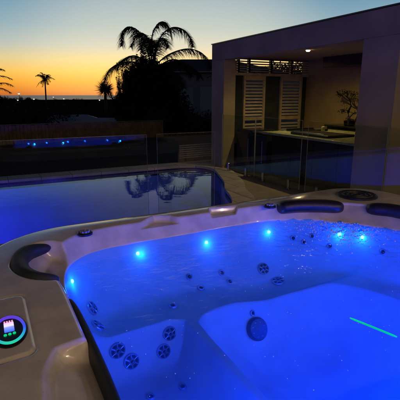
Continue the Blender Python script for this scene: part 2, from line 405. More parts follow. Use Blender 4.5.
def shell_z(x, y, z):
    for s, dep in zip(SCOOPS[:2], (.916, .918)):
        z = lev(z, np.minimum(z, dep), poly_mask(s, x, y, .018))
    z = lev(z, np.minimum(z, np.clip(.932 - .42 * (x - .07), ZW + .004, .95)), poly_mask(SCOOPS[2], x, y, .035) * (z > ZW))
    ds = (x - .05) * .92 - (y - 1.72) * .38
    z = lev(z, np.minimum(z, np.clip(.935 - .75 * ds, ZW + .004, .95)), poly_mask(LREC, x, y, .03) * (z > ZW))
    # raised control plate
    pd = sdf(round_rect(-.16, .056, 1.02, 1.385, (.03,) * 4, 4), x, y)
    z = z - .005 * np.exp(-(pd / .0045) ** 2) + .003 * smooth01(pd / .006)
    return z
# radial stations: (kind, parameter)
X = []; Y = []; Z = []
def ring(r, z): X.append(CEN[0] + r * np.cos(TH)); Y.append(CEN[1] + r * np.sin(TH)); Z.append(np.full(NT, z) if np.isscalar(z) else z)
fil = .035
for k in range(3): ring(rO, .80 + .035 * k)
for k in range(1, 9):
    a = R(90 * k / 8); ring(rO - fil * (1 - math.cos(a)), ZR - fil + fil * math.sin(a))
r1 = rO - fil; r2 = rT + .012
for t in np.linspace(0, 1, 56)[1:]:
    ring(r1 + (r2 - r1) * t, ZR + .004 * math.sin(math.pi * t))
for k in range(1, 7):
    a = R(66 * k / 6); ring(r2 - .02 * math.sin(a), ZR - .02 * (1 - math.cos(a)))
r3 = r2 - .02 * math.sin(R(66)); z3 = ZR - .02 * (1 - math.cos(R(66)))
for t in np.linspace(0, 1, 20)[1:]:
    ring(r3 + (rW - r3) * t, z3 + (ZW - z3) * t)
NR0 = len(X)
for t in np.linspace(0, 1, 150)[1:]:
    ring(rW * (1 - t) + .0 * t, 0)
X = np.array(X); Y = np.array(Y); Z = np.array(Z)
xi, yi = X[NR0:], Y[NR0:]
dW = rW[None, :] - np.hypot(xi - CEN[0], yi - CEN[1])
sdW = sdf(WAT, xi, yi)
def inner_z(x, y, d):
    zb = bed(x, y); t = np.clip(d / .17, 0, 1); wall = ZW - (ZW - zb) * (1 - (1 - t) ** 2.0) ** .8
    return wall
Z[NR0:] = inner_z(xi, yi, sdW)
Z[:NR0] = shell_z(X[:NR0], Y[:NR0], Z[:NR0])
hx = np.linspace(0, 2.3, 461); HX, HY = np.meshgrid(hx, hx, indexing='ij'); hd = sdf(WAT[::2], HX, HY); HG = np.where(hd > 0, inner_z(HX, HY, hd), ZR)
def surf(x, y):
    a = min(max(x / .005, 0), 459.9); c = min(max(y / .005, 0), 459.9); i, j = int(a), int(c); a -= i; c -= j
    return float(HG[i, j] * (1 - a) * (1 - c) + HG[i + 1, j] * a * (1 - c) + HG[i, j + 1] * (1 - a) * c + HG[i + 1, j + 1] * a * c)
spa = empty('hot_tub', (1.15, 1.05, 0), 'large pearl beige acrylic hot tub with dark headrests, glowing blue inside', 'hot tub')
V = np.stack([X, Y, Z], -1).reshape(-1, 3); nr = len(X)
ii, jj = np.meshgrid(np.arange(nr - 1), np.arange(NT), indexing='ij'); j2 = (jj + 1) % NT
F = np.stack([ii * NT + jj, ii * NT + j2, (ii + 1) * NT + j2, (ii + 1) * NT + jj], -1).reshape(-1, 4)
me = bpy.data.meshes.new('shell'); V2 = V - np.array(spa.location)
me.vertices.add(len(V2)); me.vertices.foreach_set('co', V2.ravel()); me.loops.add(F.size); me.loops.foreach_set('vertex_index', F.ravel())
me.polygons.add(len(F)); me.polygons.foreach_set('loop_start', np.arange(0, F.size, 4)); me.polygons.foreach_set('loop_total', np.full(len(F), 4))
me.polygons.foreach_set('use_smooth', np.ones(len(F), bool)); me.update(calc_edges=True); me.validate()
me.materials.append(M['acrylic']); me.materials.append(M['acrylic_wet'])
me.polygons.foreach_set('material_index', (np.arange(len(F)) // NT >= NR0 - 1).astype(int)); shell = bpy.data.objects.new('shell', me); COL.objects.link(shell); shell.parent = spa
b = MB(); b.prism([tuple(p) for p in round_rect(SX0 + .03, SX1 - .03, SY0 + .03, SY1 - .03, (.28, .4, .28, .28), 10)], 0.01, .22); b.build('base_tray', M['black'], spa)
ct = round_rect(SX0 + .025, SX1 - .025, SY0 + .025, SY1 - .025, (.28, .4, .28, .28), 12); m_ = len(ct)
newobj('cabinet', [(p[0], p[1], .02) for p in ct] + [(p[0], p[1], .86) for p in ct], [(i, (i + 1) % m_, m_ + (i + 1) % m_, m_ + i) for i in range(m_)], M['cabinet'], spa)

def hit(u, v_):
    """where a line of sight meets the moulded shell, and the surface normal there"""
    d = ray(u, v_).normalized(); p = Vector((0, 0, H)); t = (.86 - H) / d.z
    for _ in range(1500):
        q = p + d * t; z = surf(q.x, q.y)
        if q.z <= z: break
        t += .003
    e = .008; q = p + d * t
    n_ = Vector((-(surf(q.x + e, q.y) - surf(q.x - e, q.y)) / (2 * e), -(surf(q.x, q.y + e) - surf(q.x, q.y - e)) / (2 * e), 1)).normalized()
    return q, n_
def basis(n_):
    a = n_.cross(Vector((0, 0, 1)));
    if a.length < .1: a = Vector((1, 0, 0))
    a.normalize(); b_ = n_.cross(a).normalized(); return Matrix((a, b_, n_)).transposed()
def jet(u, v_, r, kind):
    q, n_ = hit(u, v_); B = basis(n_); q = q + n_ * .006
    b = MB()
    if kind == 'rosette':
        b.lathe([(r, -.006), (r, .003), (r * .95, .007), (r * .86, .007), (r * .82, .003), (r * .40, .004), (r * .36, .011), (r * .26, .013), (r * .22, .006), (.0001, .004)], q, 30, B)
        for k in range(6):
            a = k * math.pi / 3 + .52; b.tube([q + B @ Vector((math.cos(a) * r * .38, math.sin(a) * r * .38, .008)), q + B @ Vector((math.cos(a) * r * .88, math.sin(a) * r * .88, .007))], r * .07, 6)
        o = b.build('massage_jet', M['jet'], spa); b = MB()
        for k in range(6):
            a = k * math.pi / 3; P6 = []
            for rr_, da in ((.46, -.30), (.78, -.36), (.80, 0), (.78, .36), (.46, .30)): P6.append(tuple(q + B @ Vector((math.cos(a + da) * r * rr_, math.sin(a + da) * r * rr_, .0052))))
            c_ = [tuple(Vector(p) - n_ * .003) for p in P6]; b.add(P6 + c_, [(0, 1, 2, 3, 4), (9, 8, 7, 6, 5)] + [(i_, (i_ + 1) % 5, 5 + (i_ + 1) % 5, 5 + i_) for i_ in range(5)])
        b.lathe([(r * .2, .0065), (r * .16, .0085), (.0001, .0085)], q, 12, B)
        b.build('nozzle', M['black'], o); return o, q, n_, B
    elif kind == 'drain':
        b.lathe([(r, -.004), (r, .012), (r * .85, .022), (.0001, .026)], q, 36, B)
    else:
        b.lathe([(r, -.006), (r, .002), (r * .88, .005), (r * .62, .005), (r * .55, .002)], q, 24, B, False)
        o = b.build('small_jet', M['jet'], spa, smooth=True); b = MB(); b.lathe([(r * .58, .0015), (r * .58, .003), (r * .3, .007), (.0001, .008)], q, 18, B)
        b.build('nozzle', M['black'], o, smooth=True); return o, q, n_, B
    o = b.build({'rosette': 'massage_jet', 'drain': 'suction_cover', 'small': 'small_jet'}[kind], M['cover'] if kind == 'drain' else M['jet'], spa, smooth=False)
    return o, q, n_, B
for u, v_, r in ((117, 350, .036), (131, 361, .036), (169, 333, .034), (163, 351, .034), (91, 309, .034), (97, 327, .032), (263, 269, .036), (278, 282, .038)):
    jet(u, v_, r, 'rosette')
for u, v_, r in ((189, 277, .018), (201, 289, .02), (221, 273, .018), (229, 282, .018), (173, 307, .02), (183, 388, .016), (151, 398, .018), (252, 313, .016), (293, 238, .018), (304, 242, .018), (312, 236, .016), (330, 246, .018), (383, 252, .018)):
    jet(u, v_, r, 'small')
o, q, n_, B = jet(256, 329, .058, 'drain')
b = MB()
for k in range(8):
    a = k * math.pi / 4 + .3; b.lathe([(.006, .018), (.005, .023), (.0001, .025)], q + B @ Vector((math.cos(a) * .036, math.sin(a) * .036, 0)), 10, B)
b.build('screw', M['chrome'], o)

VDENS = .38
BLUE = (.0, .030, 1.0)
# underwater LED lights round the waterline
for u, v_ in ((65, 275), (145, 256), (215, 242), (275, 230), (341, 230), (361, 232)):
    p = PZ(u, v_, .825); c = np.array([[p.x, p.y]]); k = np.argmin(((WAT - c) ** 2).sum(1)); w = WAT[k]
    inn = Vector((CEN[0] - w[0], CEN[1] - w[1], 0)).normalized(); nrm = Vector((inn.x, inn.y, .25)).normalized()
    loc = Vector((w[0], w[1], 0)) + inn * .006
    loc.z = surf(loc.x + inn.x * .006, loc.y + inn.y * .006) - .012
    b = MB(); b.lathe([(.009, -.004), (.009, .006), (.006, .009), (.0001, .010)], loc + inn * .006, 20, basis(nrm))
    lo = b.build('underwater_light', M['brass_led'], spa)
    light('led_lamp', 'POINT', loc + inn * .038, 1.0, (.0, .08, 1), .012, parent=lo)
# fill lamps added out of view on the near side to brighten the spa inside
for lx, ly, lz, e in ((1.25, .36, .62, 38), (1.74, .75, .62, 20), (.42, .46, .66, 24), (.95, .25, .80, 34), (1.9, .35, .80, 30), (.50, .24, .80, 42)):
    b = MB(); b.lathe([(.020, -.01), (.020, .006), (.014, .010), (.0001, .012)], (lx, ly, lz), 24, basis(Vector((0, 1, .1)).normalized()))
    lo = b.build('underwater_light', M['brass_led'], spa)
    light('led_lamp', 'POINT', (lx, ly + .07, lz + .02), e * .85, BLUE, .012, parent=lo)

for k, (lx, e) in enumerate(((.42, .7), (.72, .7), (1.0, .7), (1.35, .7), (1.7, .7))):
    w = WAT[np.argmin(((WAT - np.array([[lx, .2]])) ** 2).sum(1))]; loc = Vector((w[0], w[1] + .02, .825))
    b = MB(); b.lathe([(.011, -.004), (.011, .006), (.007, .010), (.0001, .011)], loc, 20, basis(Vector((0, 1, .2)).normalized())); lo = b.build('underwater_light', M['brass_led'], spa)
    light('led_lamp', 'POINT', loc + Vector((0, .05, 0)), 2.6, (.0, .02, 1), .012, parent=lo)
# water
gx = np.linspace(.14, 2.14, 330); gy = np.linspace(.1, 2.0, 310); GX, GY = np.meshgrid(gx, gy, indexing='ij')
def wave(x, y):
    h = np.zeros_like(x); r_ = np.random.default_rng(3)
    for k in range(26):
        a = r_.uniform(0, 6.28); wl = r_.uniform(.09, .42); ph = r_.uniform(0, 6.28); h += np.sin((x * math.cos(a) + y * math.sin(a)) * 6.283 / wl + ph) * wl * .0016
    d = np.hypot(x - 1.83, y - 1.62); c = np.exp(-(d / .42) ** 2); g = np.zeros_like(x)
    for k in range(40):
        a = r_.uniform(0, 6.28); wl = r_.uniform(.025, .10); ph = r_.uniform(0, 6.28); g += np.sin((x * math.cos(a) + y * math.sin(a)) * 6.283 / wl + ph) * wl * .022
    return h * .7 + g * c
GZ = .858 + wave(GX, GY) * .9
keep = sdf(WAT, GX, GY) > -.035
idx = -np.ones(GX.shape, int); idx[keep] = np.arange(keep.sum()); v = np.stack([GX[keep], GY[keep], GZ[keep]], -1); nv = len(v); f = []; ed = {}
for i in range(len(gx) - 1):
    for j in range(len(gy) - 1):
        q = (idx[i, j], idx[i + 1, j], idx[i + 1, j + 1], idx[i, j + 1])
        if min(q) >= 0:
            f.append(q)
            for a, c in zip(q, q[1:] + q[:1]): ed[(a, c)] = 1
bot = v.copy(); bot[:, 2] = .24
f2 = [tuple(k + nv for k in q[::-1]) for q in f] + [(c, a, a + nv, c + nv) for (a, c) in ed if (c, a) not in ed]
wo = newobj('spa_water', np.concatenate([v, bot]), f + f2, M['spa_water'], smooth=True); tag(wo, kind='structure')
wn = M['spa_water'].node_tree; pvn = wn.nodes.new('ShaderNodeVolumePrincipled'); pvn.inputs['Density'].default_value = VDENS; pvn.inputs['Color'].default_value = (.8, .85, 1, 1)
pvn.inputs['Anisotropy'].default_value = .35
wn.links.new(pvn.outputs[0], [q for q in wn.nodes if q.type == 'OUTPUT_MATERIAL'][0].inputs['Volume'])

# headrests
def sweep_pad(name, pts, wid, thk, tilt=0, nseg=40, lab=None, pw=3.2, m_=None):
    P = catmull(pts, max(2, nseg // (len(pts) - 1)), closed=False); n = len(P); v = []; f = []; m = 18
    for i, p in enumerate(P):
        p = Vector(p); t = (Vector(P[min(i + 1, n - 1)]) - Vector(P[max(i - 1, 0)])).normalized()
        s = t.cross(Vector((0, 0, 1))).normalized(); up = s.cross(t).normalized(); e = (i / (n - 1)) * 2 - 1
        k = max(.04, (1 - abs(e) ** pw)) ** .5; w = wid * (k if not callable(wid) else 1); h = thk * k
        for q in range(m):
            a = 2 * math.pi * q / m; ca, sa = math.cos(a), math.sin(a); ex = .75
            lx = math.copysign(abs(ca) ** ex, ca) * w; lz = math.copysign(abs(sa) ** ex, sa) * h
            xx = lx * math.cos(tilt) - lz * math.sin(tilt); zz = lx * math.sin(tilt) + lz * math.cos(tilt)
            v.append(tuple(p + s * xx + up * zz))
    for i in range(n - 1):
        for q in range(m): f.append((i * m + q, i * m + (q + 1) % m, (i + 1) * m + (q + 1) % m, (i + 1) * m + q))
    f += [tuple(range(m))[::-1], tuple((n - 1) * m + q for q in range(m))]
    o = newobj(name, v, f, m_ or M['pillow'], spa, smooth=True)
    if lab: o['label'] = lab
    return o
sweep_pad('headrest', [(.185, 1.50, .93), (.105, 1.53, .935), (.064, 1.62, .935), (.068, 1.74, .935), (.115, 1.83, .935), (.205, 1.865, .93)], .034, .034, R(-24), lab='crescent dark headrest in the back left corner')
sweep_pad('headrest', [(1.545, 1.945, .922), (1.65, 1.915, .93), (1.79, 1.85, .93), (1.92, 1.765, .922)], .086, .042, R(16), pw=7, m_=M['pillow_brown'])
sweep_pad('headrest', [(2.02, 1.675, .925), (2.10, 1.56, .93), (2.14, 1.42, .93), (2.16, 1.2, .925)], .086, .042, R(16), pw=7, m_=M['pillow_brown'])
sweep_pad('headrest', [(.190, 1.34, .915), (.196, 1.2, .905), (.198, 1.0, .90), (.196, .82, .90), (.19, .62, .905)], .013, .034, R(6), lab='long dark headrest along the left wall')

# round dark lid beside the waterfall
cx, cy = 2.135, 1.855
b = MB(); b.lathe([(.128, .945), (.128, .962), (.120, .968), (.112, .964), (.0001, .962)], (cx, cy, 0), 48); lid = b.build('round_lid', M['lid'], spa, smooth=False)
b = MB()
for rr in (.03, .06, .09): b.lathe([(rr - .006, .9635), (rr - .004, .968), (rr + .004, .968), (rr + .006, .9635)], (cx, cy, 0), 40, None, False)
b.build('grille_ring', M['lid'], lid)
# air valves in their dished cups
for u, v_ in ((85, 233), (270, 206)):
    p = PZ(u, v_, .955); b = MB(); b.lathe([(.036, .948), (.036, .957), (.031, .961), (.027, .957), (.0001, .957)], (p.x, p.y, 0), 36); kn = b.build('air_valve', M['black'], spa, smooth=False)
    b = MB()
    for k in range(8):
        a = k * math.pi / 4; b.lathe([(.0075, .956), (.007, .968), (.0001, .971)], (p.x + .018 * math.cos(a), p.y + .018 * math.sin(a), 0), 10)
    b.lathe([(.008, .956), (.007, .972), (.0001, .974)], (p.x, p.y, 0), 12); b.build('valve_grip', M['jet'], kn)
# control panel: dark face, glowing ring, screen and keys
pc = PZ(9.5, 331, .957); SQ = Matrix.Diagonal((.66, 1.22, 1))
b = MB(); b.lathe([(.072, .951), (.072, .959), (.066, .963), (.058, .9605), (.0001, .9605)], (pc.x, pc.y, 0), 56, SQ); pan = b.build('control_panel', M['black'], spa)
def glow_mat(name, stops, k):
    m = bpy.data.materials.new(name); m.use_nodes = True; n = m.node_tree.nodes; l = m.node_tree.links; p = n['Principled BSDF']
    t = n.new('ShaderNodeTexCoord'); s_ = n.new('ShaderNodeSeparateXYZ'); l.new(t.outputs['Generated'], s_.inputs[0])
    rr = ramp(n, l, s_.outputs[1], stops); l.new(rr.outputs[0], p.inputs['Emission Color']); p.inputs['Emission Strength'].default_value = k; p.inputs['Base Color'].default_value = (.02, .02, .02, 1); return m
ringm = glow_mat('ring_glow', [(0, (.02, .8, .42, 1)), (.22, (.02, .45, .8, 1)), (.45, (.03, .10, 1, 1)), (1, (.16, .04, .75, 1))], .85)
scr = glow_mat('screen_glow', [(0, (.05, .16, 1, 1)), (.45, (.25, .32, 1, 1)), (.6, (.8, .75, 1, 1)), (1, (1, .5, .95, 1))], 1.15)
b = MB(); b.lathe([(.0535, .9608), (.055, .9640), (.060, .9650), (.064, .9640), (.0655, .962)], (pc.x, pc.y, 0), 64, SQ, False); b.build('light_ring', ringm, pan, smooth=True)
b = MB(); b.box(pc.x - .013, pc.x + .013, pc.y - .012, pc.y + .040, .9606, .963); b.build('screen', scr, pan, bevel=.002)
pinkm = mat('pink_glow', (1, .4, .6), .4, emit=(1, .35, .6), estr=.9)
for k in range(4):
    b = MB(); b.box(pc.x - .0125 + k * .0067, pc.x - .0082 + k * .0067, pc.y + .0415, pc.y + .050, .9606, .9626); b.build('indicator', pinkm, pan)
for k in range(3):
    b = MB(); b.lathe([(.0042, .9606), (.004, .9635), (.0001, .9642)], (pc.x - .0115 + k * .0115, pc.y - .027 + k * .001, 0), 14); b.build('key', M['green_glow'], pan)

# glowing green stick lying in the water
a = PZ(350, 318, .858); c = PZ(397, 337, .856)
b = MB(); b.tube([a, a.lerp(c, .1), a.lerp(c, .9), c], [.0022, .0034, .0034, .0022], 10); tag(b.build('glow_stick', M['green_glow'], smooth=True), 'thin glowing green stick lying in the blue water of the hot tub', 'glow stick')

# froth in the far corner, plus bubbles added as glints of light on ripples
v = []; f = []; r_ = np.random.default_rng(9)
fm = MB()
for k in range(1300):
    a = r_.normal(0, 1, 2); x, y = 1.80 + a[0] * .13 - abs(a[1]) * .06, 1.60 + a[1] * .11
    if 620 < k < 900: x, y = r_.uniform(.25, 2.0), r_.uniform(.6, 1.9)
    if k < 120: x, y = 1.80 + a[0] * .05, 1.72 + a[1] * .02
    if sdf(WAT, np.array([x]), np.array([y]))[0] < .006: continue
    i = int(round((x - gx[0]) / (gx[1] - gx[0]))); j = int(round((y - gy[0]) / (gy[1] - gy[0]))); rr_ = r_.uniform(.0012, .0042) * (.5 if 620 < k < 900 else 1.25)
    fm.lathe([(rr_, 0), (rr_ * .8, rr_ * .6), (rr_ * .35, rr_ * .92), (.0001, rr_)], (x, y, GZ[i, j]), 7)
tag(fm.build('foam_glints', mat('foam_glints', (.8, .8, .8), .2), smooth=True), kind='stuff')

# clear drops added on the rim so the lamps sparkle there
dm = MB(); r_ = np.random.default_rng(21)
spots = [(.10, 1.02, .05, 70), (.08, .8, .05, 30), (.38, 1.96, .06, 30), (.78, 1.99, .08, 40), (1.2, 2.0, .10, 40), (.12, 1.45, .08, 40), (.06, 1.85, .08, 25), (1.6, 2.02, .15, 30)]
SHV = V[:NR0 * NT]; 
for sx, sy, sg, n_ in spots:
    for k in range(n_):
        x, y = sx + r_.normal(0, sg), sy + r_.normal(0, sg * .8)
        q = SHV[np.argmin((SHV[:, 0] - x) ** 2 + (SHV[:, 1] - y) ** 2 + (SHV[:, 2] < .90) * 1.0)]
        if q[2] < .90: continue
        rr_ = r_.uniform(.0010, .0032)
        dm.lathe([(rr_, -.0002), (rr_ * .85, rr_ * .3), (rr_ * .45, rr_ * .5), (.0001, rr_ * .55)], tuple(q), 9)
tag(dm.build('sparkle_drops', clear_mat('drop', 1.4, (1, 1, 1), .0), smooth=True), kind='stuff')

# ================================================================== GLASS POOL FENCE
def glass_panel(p0, p1, z0, z1, lab, grp):
    p0 = Vector(p0); p1 = Vector(p1); mid = (p0 + p1) / 2; t = (p1 - p0).normalized(); s = Vector((-t.y, t.x)); L = (p1 - p0).length; h = .006
    root = empty('glass_panel', (mid.x, mid.y, 0), lab, 'glass panel', grp)
    def P(a, w, z): q = p0 + t * a + s * w; return (q.x, q.y, z)
    b = MB(); e = .0015
    for w in (-h, h): b.add([P(e, w, z0), P(L - e, w, z0), P(L - e, w, z1 - e), P(e, w, z1 - e)], [(0, 1, 2, 3) if w < 0 else (3, 2, 1, 0)])
    b.build('pane', M['glass'], root)
    b = MB()
    b.add([P(0, -h, z1), P(L, -h, z1), P(L, h, z1), P(0, h, z1)], [(0, 1, 2, 3)]); b.add([P(0, -h, z0), P(0, h, z0), P(0, h, z1), P(0, -h, z1)], [(0, 1, 2, 3)])
    b.add([P(L, -h, z0), P(L, h, z0), P(L, h, z1), P(L, -h, z1)], [(0, 1, 2, 3)]); b.build('polished_edge', M['glass_edge'], root)
    for a in (.28, L - .28):
        q = p0 + t * a; b = MB(); b.lathe([(.05, .008), (.05, .014), (.026, .018), (.026, .17), (.022, .175), (.0001, .175)], (q.x, q.y, 0), 20)
        b.build('spigot', M['chrome'], root, smooth=False)
    return root
gx0 = PY(147.5, 170, 3.76).x; gx1 = PY(157.5, 170, 3.76).x
near = [(-3.2, -1.45, 'clear glass fence panel at the far left between hot tub and pool'), (-1.43, -.12, 'clear glass fence panel left of the pool view, behind the control panel'), (-.10, gx0, 'clear glass fence panel behind the back left corner of the hot tub'), (gx1, 2.12, 'clear glass fence panel in front of the palm reflection')]
g = 'glass panels of the pool fence'
for x0, x1, lab in near: glass_panel((x0, 3.80 - .03 * x0), (x1, 3.80 - .03 * x1), .05, 1.232, lab, g)
for y0, y1, lab in ((7.78, 6.55, 'clear glass fence panel nearest the far pillar of the pavilion'), (6.53, 5.22, 'clear glass fence panel in front of the middle of the bar'), (5.08, 3.6, 'clear glass fence panel in front of the near pillar'), (3.58, 2.4, 'clear glass fence panel to the right of the near pillar')):
    glass_panel((4.60, y0), (4.60, y1), .05, 1.2, lab, g)

# ================================================================== PAVILION
pv = empty('pavilion', (6.0, 6.0, 0), 'rendered flat roofed open pavilion with thick pillars, bar and louvred end wall', 'pavilion')
b = MB(); b.box(4.67, 4.97, 7.87, 8.40, 0, 2.33); b.build('pillar', M['render_wall'], pv, bevel=.006)
b = MB(); b.box(4.67, 5.05, 3.62, 4.20, 0, 2.33); b.build('pillar', M['render_wall'], pv, bevel=.006)
b = MB(); b.box(4.67, 4.95, 3.62, 8.40, 2.33, 2.67); b.build('fascia', M['render_wall'], pv, bevel=.008)
b = MB(); b.box(4.952, 7.6, 3.62, 8.40, 2.42, 2.665); b.build('roof', M['ceiling'], pv)
b = MB(); b.box(7.28, 7.6, 3.62, 8.40, 0, 2.418); b.build('back_wall', M['inner_wall'], pv)
b = MB(); b.box(5.052, 7.278, 3.64, 3.82, 0, 2.418); b.build('side_wall', M['inner_wall'], pv)
b = MB(); b.box(6.9, 7.278, 4.6, 7.3, 2.20, 2.418); b.build('bulkhead', M['bar_front'], pv, bevel=.005)
YE = 8.20
# end wall: mid rail, mullions, clerestory louvres, two framed shutters, dark glazing between
def xe(u, v_=100): return PY(u, v_, YE).x
zr0, zr1 = 2.03, 2.09
b = MB(); b.box(4.972, 7.278, YE - .05, YE + .05, zr0, zr1); b.build('mid_rail', M['timber'], pv, bevel=.003)
for u in (237.5, 248, 269.5, 289.5):
    x = xe(u); b = MB(); b.box(x - .025, x + .025, YE - .03, YE + .04, zr1 + .002, 2.415); b.build('mullion', M['bar_front'], pv)
b = MB()
for k in range(6):
    z = zr1 + .035 + k * .052; b.box(4.975, 7.276, YE - .022, YE + .028, z, z + .010, Matrix.Rotation(R(28), 3, 'X'), (0, YE, z))
b.build('clerestory_louvre', M['pale_timber'], pv)
for u0, u1 in ((243, 264.5), (280, 301)):
    x0, x1 = xe(u0, 90), xe(u1, 90)
    fr = MB(); fr.box(x0, x0 + .05, YE - .04, YE + .01, .05, zr0 - .003); fr.box(x1 - .05, x1, YE - .04, YE + .01, .05, zr0 - .003)
    fr.box(x0 + .051, x1 - .051, YE - .04, YE + .01, 1.93, zr0 - .003); fr.box(x0 + .051, x1 - .051, YE - .04, YE + .01, 1.02, 1.10); fr.box(x0 + .051, x1 - .051, YE - .04, YE + .01, .05, .15)
    sh = fr.build('shutter', M['timber'], pv, bevel=.003)
    b = MB()
    for k in range(11):
        z = 1.14 + k * .073; b.box(x0 + .052, x1 - .052, YE - .033, YE + .033, z, z + .009, Matrix.Rotation(R(32), 3, 'X'), (0, YE, z))
    for k in range(11):
        z = .19 + k * .073; b.box(x0 + .052, x1 - .052, YE - .033, YE + .033, z, z + .009, Matrix.Rotation(R(32), 3, 'X'), (0, YE, z))
    b.build('louvre', M['slat'], sh)
for x0, x1 in ((4.975, xe(243, 90) - .004), (xe(264.5, 90) + .004, xe(280, 90) - .004), (xe(301, 90) + .004, 7.276)):
    b = MB(); b.box(x0, x1, YE + .02, YE + .03, .05, zr0 - .003); b.build('dark_pane', M['window'], pv)
b = MB(); b.box(4.655, 4.96, 3.605, 8.415, 2.672, 2.69); b.build('flashing', M['bar_front'], pv)
# downlight
dl = MB(); dl.lathe([(.055, 2.414), (.055, 2.419), (.04, 2.4185)], (5.56, 6.29, 0), 28, None, False); dlo = dl.build('downlight', M['chrome'], pv)
b = MB(); b.lathe([(.0001, 2.388), (.03, 2.393), (.040, 2.4145)], (5.56, 6.29, 0), 24); b.build('lamp', M['bulb'], dlo)
light('downlight_lamp', 'SPOT', (5.56, 6.29, 2.385), 85, (1, .72, .30), .035, parent=dlo, aim=(5.56, 6.29, 0), cone=165, blend=.8)

# bar with bench top
bar = empty('outdoor_bar', (5.5, 6.0, 0), 'long dark fronted bar with olive stone top inside the pavilion', 'bar')
b = MB(); b.box(5.06, 6.30, 4.25, 6.62, .10, .86)
b.build('counter_body', M['bar_front'], bar, bevel=.004)
b = MB(); b.box(4.84, 6.42, 4.22, 6.65, .862, .905); b.build('counter_top', M['bench_top'], bar, bevel=.005)
b = MB(); b.box(5.10, 6.25, 4.30, 6.58, .0, .10); b.build('kickboard', M['black'], bar)
for k in range(4):
    b = MB(); b.box(5.047, 5.058, 4.28 + k * .58, 4.28 + k * .58 + .565, .12, .85); b.build('door_panel', M['bar_front'], bar, bevel=.002)
# things on the bar: a barbecue lid, a cooktop and a sink tap
bq = empty('barbecue', (5.35, 5.55, .905), 'low black flat lidded barbecue set on the bar top', 'barbecue')
b = MB(); b.box(5.0, 5.62, 5.05, 6.0, .907, .945); b.build('hotplate', M['black'], bq, bevel=.01)
b = MB(); b.tube([(5.0, 5.15, .955), (4.975, 5.2, .962), (4.975, 5.85, .962), (5.0, 5.9, .955)], .008, 8); b.build('handle', M['steel'], bq)
sk = empty('serving_tray', (5.7, 6.3, .905), 'dark serving tray lying behind the barbecue on the bar', 'tray')
b = MB(); b.box(5.35, 6.05, 6.12, 6.55, .907, .918); b.build('tray_base', M['black'], sk, bevel=.004)
b = MB(); b.box(5.35, 6.05, 6.12, 6.145, .919, .95); b.build('tray_edge', M['black'], sk, bevel=.004); b = MB(); b.box(5.35, 6.05, 6.525, 6.55, .919, .95); b.build('tray_edge', M['black'], sk, bevel=.004)
cn = empty('jar_candle', (5.75, 5.95, .905), 'small yellow glass jar standing between the tray and the barbecue', 'jar')
b = MB(); b.lathe([(.03, 0), (.034, .004), (.034, .10), (.028, .11), (.024, .11), (.024, .02), (.0001, .02)], (5.75, 5.95, .906), 20); b.build('jar_body', M['bench_top'], cn, smooth=True)

for y0_, y1_, x0_, hh, lab in ((6.70, 7.22, 4.98, .86, 'black drinks fridge beside the left end of the bar'), (7.26, 7.84, 5.02, .88, 'black cabinet in the corner behind the far pillar')):
    rt = empty('fridge' if y0_ < 7 else 'cabinet', (x0_ + .3, (y0_ + y1_) / 2, 0), lab, 'fridge' if y0_ < 7 else 'cabinet')
    b = MB(); b.box(x0_, x0_ + .6, y0_, y1_, .03, hh); b.build('body', M['bar_front'], rt, bevel=.02)
    b = MB(); b.box(x0_ - .018, x0_ - .002, y0_ + .02, y1_ - .02, .08, hh - .06); dr = b.build('door', M['window'], rt, bevel=.006)
    b = MB(); b.tube([(x0_ - .04, y0_ + .08, .25), (x0_ - .04, y0_ + .08, .7)], .009, 8); b.build('handle', M['steel'], dr)

tp = empty('tap', (6.1, 4.75, .905), 'thin chrome gooseneck tap near the right end of the bar', 'tap')
b = MB(); b.tube([(6.1, 4.75, .906), (6.1, 4.75, 1.12), (6.06, 4.75, 1.17), (5.98, 4.75, 1.18), (5.92, 4.75, 1.13)], .011, 10); b.build('spout', M['chrome'], tp, smooth=True)
# back bench and the wrought ornament on it
bb = empty('back_bench', (7.0, 5.6, 0), 'dark low bench along the tan back wall of the pavilion', 'bench')
b = MB(); b.box(6.78, 7.276, 3.9, 6.9, .02, .93); b.build('bench_body', M['bar_front'], bb); b = MB(); b.box(6.74, 7.276, 3.88, 6.95, .932, .965); b.build('bench_top', M['bar_front'], bb, bevel=.004)
base = PX(349, 127, 7.0); base.z = .966
def ON(u, v_): return PX(u, v_, 7.0)
orn = empty('iron_bonsai', tuple(base), 'black wrought ornament shaped like a small windswept tree against the tan wall', 'ornament')
b = MB(); b.lathe([(.10, 0), (.11, .02), (.12, .09), (.13, .10), (.11, .10), (.09, .05), (.0001, .05)], base, 24); b.build('pot', M['black'], orn, smooth=True)
b = MB(); b.tube([base + Vector((0, 0, .04)), ON(349, 118), ON(348, 112), ON(351, 106), ON(350, 100), ON(346, 96)], [.03, .026, .022, .02, .018, .014], 8); b.build('trunk', M['black'], orn, smooth=True)
b = MB()
for pts in ([(350, 101), (346, 99), (342, 96), (338, 94)], [(350, 101), (352, 97), (355, 94)], [(350, 112), (346, 110), (343, 111)], [(349, 118), (352, 115), (354, 113)], [(350, 101), (348, 97), (347, 93)]):
    b.tube([tuple(p) for p in catmull([tuple(ON(*q)) for q in pts], 5, False)], .009, 6)
b.build('branch', M['black'], orn, smooth=True)
v = []; f = []
for cu, cv, r_, n_ in ((340, 94, .13, 150), (347, 92.5, .11, 130), (354, 94, .10, 110), (343, 111, .10, 110), (354, 113, .06, 50)):
    c = ON(cu, cv)
    for k in range(n_):
        p = c + Vector((random.gauss(0, .35) * r_, random.gauss(0, .6) * r_, random.gauss(0, .28) * r_)); a = Vector((random.gauss(0, 1), random.gauss(0, 1), random.gauss(0, 1))).normalized() * .016; q = a.orthogonal().normalized() * .010
        k0 = len(v); v += [tuple(p - a), tuple(p + q), tuple(p + a), tuple(p - q)]; f.append((k0, k0 + 1, k0 + 2, k0 + 3))
